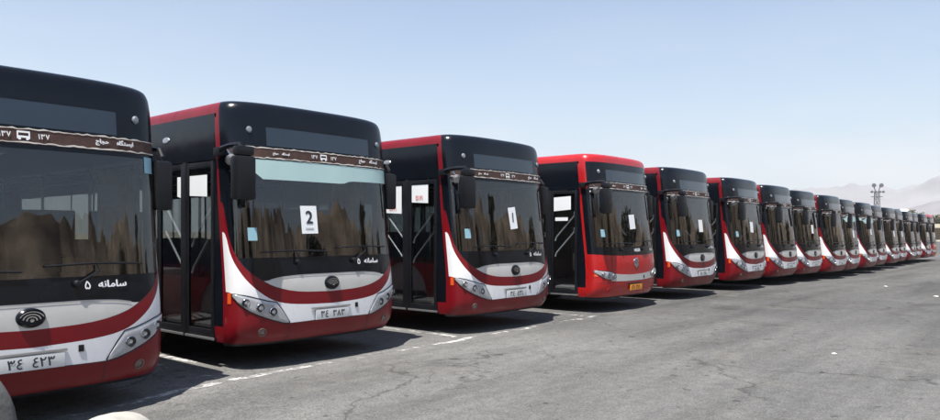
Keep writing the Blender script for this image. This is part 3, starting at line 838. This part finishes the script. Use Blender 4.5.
# ------------------------------------------------------------------ boulders and litter
def boulder(name, c, r, sz, mat, seed, lab):
    bm = bmesh.new(); bmesh.ops.create_icosphere(bm, subdivisions=4, radius=1)
    for v in bm.verts:
        d = 1+.06*noise.noise(v.co*1.3+Vector((seed, 0, 0)))+.02*noise.noise(v.co*5+Vector((seed, 3, 0)))
        v.co = Vector((v.co.x*d*r, v.co.y*d*r, max(-.25, v.co.z)*d*sz))
    m = MB(); m.bm(bm); o = m.build(name, mat, angle=80); o.location = c
    return tag(o, lab, 'bollard')
# depth 5.5 m
def spot(px, depth):
    r_ = (px-470)/730; a = R(YAW); return (depth*(math.cos(a)+r_*math.sin(a)), depth*(math.sin(a)-r_*math.cos(a)))
x, y = spot(-36, 5.2); boulder('round_bollard', (x, y, -.07), .345, .76, M['stone'], 1, 'rough grey concrete dome in the bottom left corner, cut off by the edge')
x, y = spot(114, 5.2); boulder('round_bollard', (x, y, -.02), .345, .325, M['wstone'], 5, 'white painted concrete dome at the bottom edge of the photo')
for k, (px, py, s_, lab) in enumerate(((834, 354.5, .032, 'white scrap of paper lying alone on the open asphalt, nearest of three'), (885.5, 286.5, .055, 'white scrap of litter on the far asphalt between the other two'), (936, 297, .06, 'white scrap of litter on the asphalt at the right edge'))):
    d = 1168/(py-232); x, y = spot(px, d); d = (1.6-gzz(x))*730/(py-232); x, y = spot(px, d)
    bm = bmesh.new(); bmesh.ops.create_icosphere(bm, subdivisions=2, radius=1)
    for v in bm.verts:
        d2 = 1+.55*noise.noise(v.co*1.8+Vector((k*7, 0, 0))); v.co = Vector((v.co.x*d2*s_*1.3, v.co.y*d2*s_, v.co.z*d2*s_*.35))
    m = MB(); m.bm(bm); o = m.build('litter', M['lace'], angle=25); o.location = (x, y, gzz(x)+s_*.3); tag(o, lab, 'litter')

# ------------------------------------------------------------------ far things
def face_cam(px, depth):
    x, y = spot(px, depth); return x, y
# floodlight mast
x, y = spot(877, 180)
ms = empty('floodlight_mast', (x, y, -.6), R(YAW-90))
m = MB()
for sx in (-1, 1):
    for sy in (-1, 1): m.tube([(sx*.62, sy*.62, 0), (sx*.40, sy*.40, 12.0)], .09, n=6)
nz = 9
for k in range(nz):
    z0, z1_ = 12*k/nz, 12*(k+1)/nz; a, c = .62-.22*k/nz, .62-.22*(k+1)/nz
    for p, q in (((-a, -a, z0), (c, -c, z1_)), ((a, -a, z0), (c, c, z1_)), ((a, a, z0), (-c, c, z1_)), ((-a, a, z0), (-c, -c, z1_))): m.tube([p, q], .05, n=5)
    for p, q in (((-a, -a, z0), (a, -a, z0)), ((-a, a, z0), (a, a, z0))): m.tube([p, q], .05, n=5)
m.build('lattice_pole', M['mast'], ms)
m = MB(); m.box((0, 0, 12.1), (3.0, .8, .15)); m.tube([(-.3, 0, 12), (-.8, 0, 13.5)], .1, n=6); m.tube([(.3, 0, 12), (.8, 0, 13.5)], .1, n=6); m.box((0, 0, 10.9), (2.4, 1.0, .14)); m.build('lamp_platform', M['mast'], ms)
for (lx, lz, r_) in ((-.92, 13.7, .50), (.92, 13.7, .50), (-1.4, 12.1, .30), (-.5, 12.1, .30), (.5, 12.1, .30), (1.4, 12.1, .30)):
    m = MB(); m.lathe([(r_*.4, .3), (r_, .1), (r_, -.12), (0, -.2)], (lx, -.3, lz), (0, 1, 0), 0, 16); m.build('floodlight', M['mast'], ms)
# guard building with roof tank
x, y = spot(903, 130)
gb = empty('guard_building', (x, y, -.6), R(YAW-90)); tag(gb, 'low pale building whose roof shows above the far buses', 'building')
m = MB(); m.box((0, 4, 2.55), (9, 8, 5.1)); m.build('wall', M['cream'], gb)
m = MB(); m.box((0, 4, 5.2), (9.4, 8.4, .2)); m.build('roof', M['wstone'], gb)
for wx in (-3, 0, 3):
    m = MB(); m.box((wx, -.02, 3.2), (1.4, .1, 1.3)); m.build('window', M['shade'], gb)
o = MB(); o.box((-.3, 2, 5.9), (1.15, 1.2, .95), 0, .08); o.box((-.3, 2, 5.35), (1.3, 1.3, .1)); t = o.build('roof_cooler', M['sky_tank']); t.location = (x, y, -.6); t.rotation_euler = (0, 0, R(YAW-90)); tag(t, 'dark grey box shaped cooler standing on the pale roof behind the far buses', 'air cooler')
o = MB(); o.lathe([(.55, -.7), (.6, -.6), (.6, .6), (.5, .72), (0, .8)], (1.3, 2, 5.75), (1, 0, 0), 0, 18); t = o.build('water_tank', M['lettering']); t.location = (x, y, -.6); t.rotation_euler = (0, 0, R(YAW-90)); tag(t, 'white water tank lying on the pale roof behind the far buses', 'water tank')
x, y = spot(889, 120)
m = MB(); m.tube([(0, 0, 0), (0, 0, 5.2)], .10, n=6); m.lathe([(0, -.5), (.45, -.4), (.55, 0), (.45, .4), (0, .55)], (0, 0, 5.4), (0, 0, 1), 0, 16); o = m.build('white_tank', M['lettering']); o.location = (x, y, -.6); tag(o, 'small white round tank on a post showing above a far bus roof', 'tank')
tag(ms, 'tall lattice floodlight mast with round lamps rising behind the far buses', 'floodlight mast')
# long cream shed beyond the lot
x, y = spot(965, 205)
sh = empty('long_shed', (x, y, -.6), R(YAW-90)); tag(sh, 'long low cream shed with a dark open front beyond the end of the lot', 'building')
m = MB(); m.box((0, 4, 3.9), (62, 9, 1.1)); m.build('roof', M['cream'], sh)
m = MB(); m.box((0, 8, 1.6), (60, .4, 3.4)); m.build('back_wall', M['cream'], sh)
m = MB(); m.box((0, -.2, 3.3), (62, .5, .35)); m.build('fascia', M['shade'], sh)  # dark strip painted as the shade under the roof edge
for k in range(13):
    m = MB(); m.box((-29+k*4.8, 0, 1.6), (.5, .5, 3.2)); m.build('post', M['shade' if k % 3 == 0 else 'cream'], sh)

def tree(name, x, y, h, cw, seed, lab, group, dry=False, base=-.6, leaves=900, lsize=.22, trunk_h=.3, mesh=None):
    root = empty(name, (x, y, base)); tag(root, lab, 'tree', group)
    rt = random.Random(seed)
    tr = MB(); tr.tube([(0, 0, -.1), (.05*h*.1, 0, h*.2), (.02*h, .02*h, h*.45), (0, 0, h*.75)], [h*.03, h*.022, h*.016, h*.006], n=8)
    limbs = []
    for k in range(9):
        a = rt.uniform(0, 2*PI); z0 = h*rt.uniform(trunk_h, .6); l = cw*rt.uniform(.5, .95)
        e = Vector((math.cos(a)*l, math.sin(a)*l, min(h*.92, z0+h*rt.uniform(.12, .32)))); limbs.append(e)
        tr.tube([(0, 0, z0), (e.x*.5, e.y*.5, z0+(e.z-z0)*.6), tuple(e)], [h*.012, h*.008, h*.003], n=5)
    tr.build('trunk', M['bark'], root)
    cr = MB(); blobs = [(e, rt.uniform(.3, .5)*cw) for e in limbs]+[(Vector((rt.uniform(-.3, .3)*cw, rt.uniform(-.3, .3)*cw, h*rt.uniform(.5, .95))), rt.uniform(.3, .55)*cw) for _ in range(8)]
    for _ in range(leaves):
        c, r_ = rt.choice(blobs); d = Vector((rt.gauss(0, 1), rt.gauss(0, 1), rt.gauss(0, 1))).normalized()*r_*rt.uniform(.45, 1.05)
        p = c+Vector((d.x, d.y, d.z*.85)); p.z = min(p.z, h)
        u = Vector((rt.gauss(0, 1), rt.gauss(0, 1), rt.gauss(0, 1))).normalized(); v = u.cross(Vector((rt.gauss(0, 1), rt.gauss(0, 1), rt.gauss(0, 1)))).normalized(); s_ = lsize*rt.uniform(.6, 1.3)
        cr.face([p-u*s_, p-v*s_*.5, p+u*s_, p+v*s_*.5])
    cr.build('crown', M['leafdry' if dry else 'leaf'], root, smooth=False, weld=False)
    return root
x, y = spot(914, 100); tree('tree', x, y, 5.2, 1.3, 3, 'thin grey green tree showing above the last buses', 'far trees', True, leaves=700, lsize=.16)
for k, (px, d, h) in enumerate(((906, 245, 6.6), (924, 240, 7.0), (937, 250, 7.8), (951, 244, 7.2), (966, 252, 8))):
    x, y = spot(px, d); tree('tree', x, y, h, 4.2, 20+k, ['dull green tree behind the long shed roof, left of the others', 'low dull green tree just right of the last bus, behind the shed', 'dull green tree at the right edge of the photo behind the shed', 'dull green tree beyond the right edge behind the shed', 'last dull green tree beyond the right edge'][k], 'trees behind the long shed', True, leaves=1100, lsize=.5, trunk_h=.12)
# trees across the lot, and an added unseen bank, mirrored in the windscreens
M['leafbrown'] = leafmat('brown scrub leaves', (.05, .05, .03), (.15, .13, .08))
rt0 = random.Random(5)
for k in range(26):
    x = -26+k*5.2+rt0.uniform(-1.4, 1.4); y = -14+rt0.uniform(-1, 1.5); h = rt0.choice((3.4, 4.6, 5.6, 7.0, 8.6)); w = rt0.uniform(1.6, 2.8)
    t = tree('tree', x, y, h, w, 50+k, 'dry scrubby tree across the lot, behind the photographer and mirrored in the windscreens', 'trees across the lot', True, leaves=1300, lsize=.30, trunk_h=.12)
    for c in t.children:
        if c.name.startswith('crown'): c.data.materials[0] = M['leafbrown']
M['earth'] = simple('reflection bank earth', (.29, .225, .165), .95, var=.5, scale=.9)
G = []
for k in range(480):
    x = -70+k*.5; row = []
    top = 9.6+2.4*noise.noise(Vector((x*.11, 0, 2)))+1.3*noise.noise(Vector((x*.5, 0, 7)))+1.3*noise.noise(Vector((x*1.1, 0, 9)))+.6*noise.noise(Vector((x*2.7, 0, 4)))
    for q in range(10):
        f = q/9; row.append((x+.5*noise.noise(Vector((x, f*4, 3))), -17-9*f+1.2*noise.noise(Vector((x*.4, f*5, 1))), -.7+(top+.7)*min(1, f*1.35)**.7*(1-max(0, f-.75)*3.2)))
    G.append(row)
m = MB(); m.grid(G); tag(m.build('reflection_bank', M['earth'], angle=60), kind='structure')  # added out of view, shaped to give the glass brown reflections

# ------------------------------------------------------------------ mountains
M['mount'] = simple('dry mountain rock', (.20, .19, .19), 1.0, var=.25, scale=.004)
def range_mesh(prof, D, depth, seed, az0, az1, naz, rough):
    m = MB(); G = []
    for k in range(naz+1):
        az = az0+(az1-az0)*k/naz; a = R(az); e = interps(prof, az) if prof else .03
        row = []
        for q in range(15):
            f = q/14; d = D+depth*(f-.55)
            sh_ = max(0, 1-abs(f-.55)/.55)**.9
            nn = noise.fractal(Vector((az*.35, f*3.0, seed)), 1.0, 2.0, 7)
            n2 = noise.fractal(Vector((az*1.4, f*6.0, seed+5)), 1.0, 2.0, 6)
            h = e*D*sh_*(1+rough*.25*nn*(1-sh_*.6))+e*D*rough*.10*n2*sh_
            row.append((d*math.cos(a), d*math.sin(a), -1+h))
        G.append(row)
    m.grid(G); return m
far = sorted([(-20, .085), (0, .085), (5, .073), (7.5, .067), (9.0, .058), (9.9, .054), (11, .058), (12.2, .0620), (14, .0600), (17, .058), (19.5, .054), (23, .042), (30, .03), (45, .03)])
m = range_mesh(far, 2900, 1300, 1.3, -20, 60, 300, .6)
tag(m.build('mountains', M['mount'], angle=60), kind='structure')
near = sorted([(-15, .062), (0, .055), (5, .047), (7.5, .040), (9, .032), (11, .024), (13, .016), (16, .010), (22, .006), (45, .004)])
m = range_mesh(near, 1500, 700, 4.1, -15, 45, 200, .8)
tag(m.build('foothills', M['mount'], angle=60), kind='structure')
m = range_mesh([(-200, .05), (-90, .09), (-20, .06)], 2800, 1300, 9.1, -190, -22, 260, .8)  # unseen ridge behind the camera, added for the windscreen reflections
tag(m.build('hills', M['mount'], angle=60), kind='structure')

# ------------------------------------------------------------------ air
m = MB(); m.box((0, 0, 173), (7400, 7400, 350))
hz = m.build('haze', None, smooth=False) if False else m.build('haze', [M['mast']], smooth=False)
hm = bpy.data.materials.new('haze'); hm.use_nodes = True; nt = hm.node_tree; nt.nodes.clear()
out = nt.nodes.new('ShaderNodeOutputMaterial'); pv = nt.nodes.new('ShaderNodeVolumePrincipled')
pv.inputs['Color'].default_value = (.84, .87, .92, 1); pv.inputs['Density'].default_value = .00020; pv.inputs['Anisotropy'].default_value = .3
nt.links.new(pv.outputs[0], out.inputs['Volume']); hz.data.materials[0] = hm; tag(hz, kind='stuff')

# ------------------------------------------------------------------ sky and sun
sun_to = Vector((-.36, -.12, 1)).normalized()
w = bpy.data.worlds.new('World'); S.world = w; w.use_nodes = True; nt = w.node_tree
bg = nt.nodes['Background']; sky = nt.nodes.new('ShaderNodeTexSky'); sky.sky_type = 'NISHITA'; sky.sun_disc = False
sky.sun_elevation = math.asin(sun_to.z); sky.sun_rotation = math.atan2(sun_to.x, sun_to.y) % (2*PI)
sky.air_density = 1.15; sky.dust_density = .9; sky.ozone_density = .25; sky.altitude = 1200
L = nt.links.new
# thin pale cloud veil, thickest low down
tc = nt.nodes.new('ShaderNodeTexCoord'); sx = nt.nodes.new('ShaderNodeSeparateXYZ'); L(tc.outputs['Generated'], sx.inputs[0])
mp = nt.nodes.new('ShaderNodeMapping'); mp.inputs['Scale'].default_value = (1.6, 1.6, 6); L(tc.outputs['Generated'], mp.inputs['Vector'])
no = nt.nodes.new('ShaderNodeTexNoise'); no.inputs['Scale'].default_value = 1.6; no.inputs['Detail'].default_value = 7; no.inputs['Roughness'].default_value = .55; L(mp.outputs['Vector'], no.inputs['Vector'])
cr = ramp(nt, [(.42, g3(.0)), (.66, g3(.62))]); L(no.outputs['Fac'], cr.inputs['Fac'])
er = ramp(nt, [(0, g3(1)), (.08, g3(.95)), (.16, g3(.25)), (.3, g3(.08)), (1, g3(.0))]); L(sx.outputs['Z'], er.inputs['Fac'])
mu = nt.nodes.new('ShaderNodeMath'); mu.operation = 'MULTIPLY'; L(cr.outputs['Color'], mu.inputs[0]); L(er.outputs['Color'], mu.inputs[1])
mx = nt.nodes.new('ShaderNodeMix'); mx.data_type = 'RGBA'; L(mu.outputs[0], mx.inputs['Factor']); 
vr = ramp(nt, [(0, g3(.85)), (.06, g3(.75)), (.15, g3(.42)), (.28, g3(.10)), (.5, g3(.0)), (1, g3(0))]); L(sx.outputs['Z'], vr.inputs['Fac'])
m0 = nt.nodes.new('ShaderNodeMix'); m0.data_type = 'RGBA'; L(vr.outputs['Color'], m0.inputs['Factor']); L(sky.outputs[0], m0.inputs['A']); m0.inputs['B'].default_value = (3.2, 3.75, 4.05, 1)
L(m0.outputs['Result'], mx.inputs['A']); mx.inputs['B'].default_value = (5.7, 5.6, 5.55, 1)
L(mx.outputs['Result'], bg.inputs['Color']); bg.inputs['Strength'].default_value = .095
sl = bpy.data.lights.new('sun', 'SUN'); so = bpy.data.objects.new('sun', sl); C.objects.link(so)
sl.energy = 5.0; sl.angle = R(.53); sl.color = (1, .955, .90); so.rotation_euler = sun_to.to_track_quat('Z', 'Y').to_euler()

S.render.engine = 'CYCLES'
S.cycles.use_denoising = True
S.cycles.max_bounces = 8; S.cycles.transparent_max_bounces = 16; S.cycles.volume_bounces = 1
S.cycles.caustics_reflective = False; S.cycles.caustics_refractive = False
S.cycles.sample_clamp_indirect = 6
v = S.view_settings; v.view_transform = 'Standard'; v.look = 'None'; v.gamma = 1; v.use_curve_mapping = False; v.exposure = .85
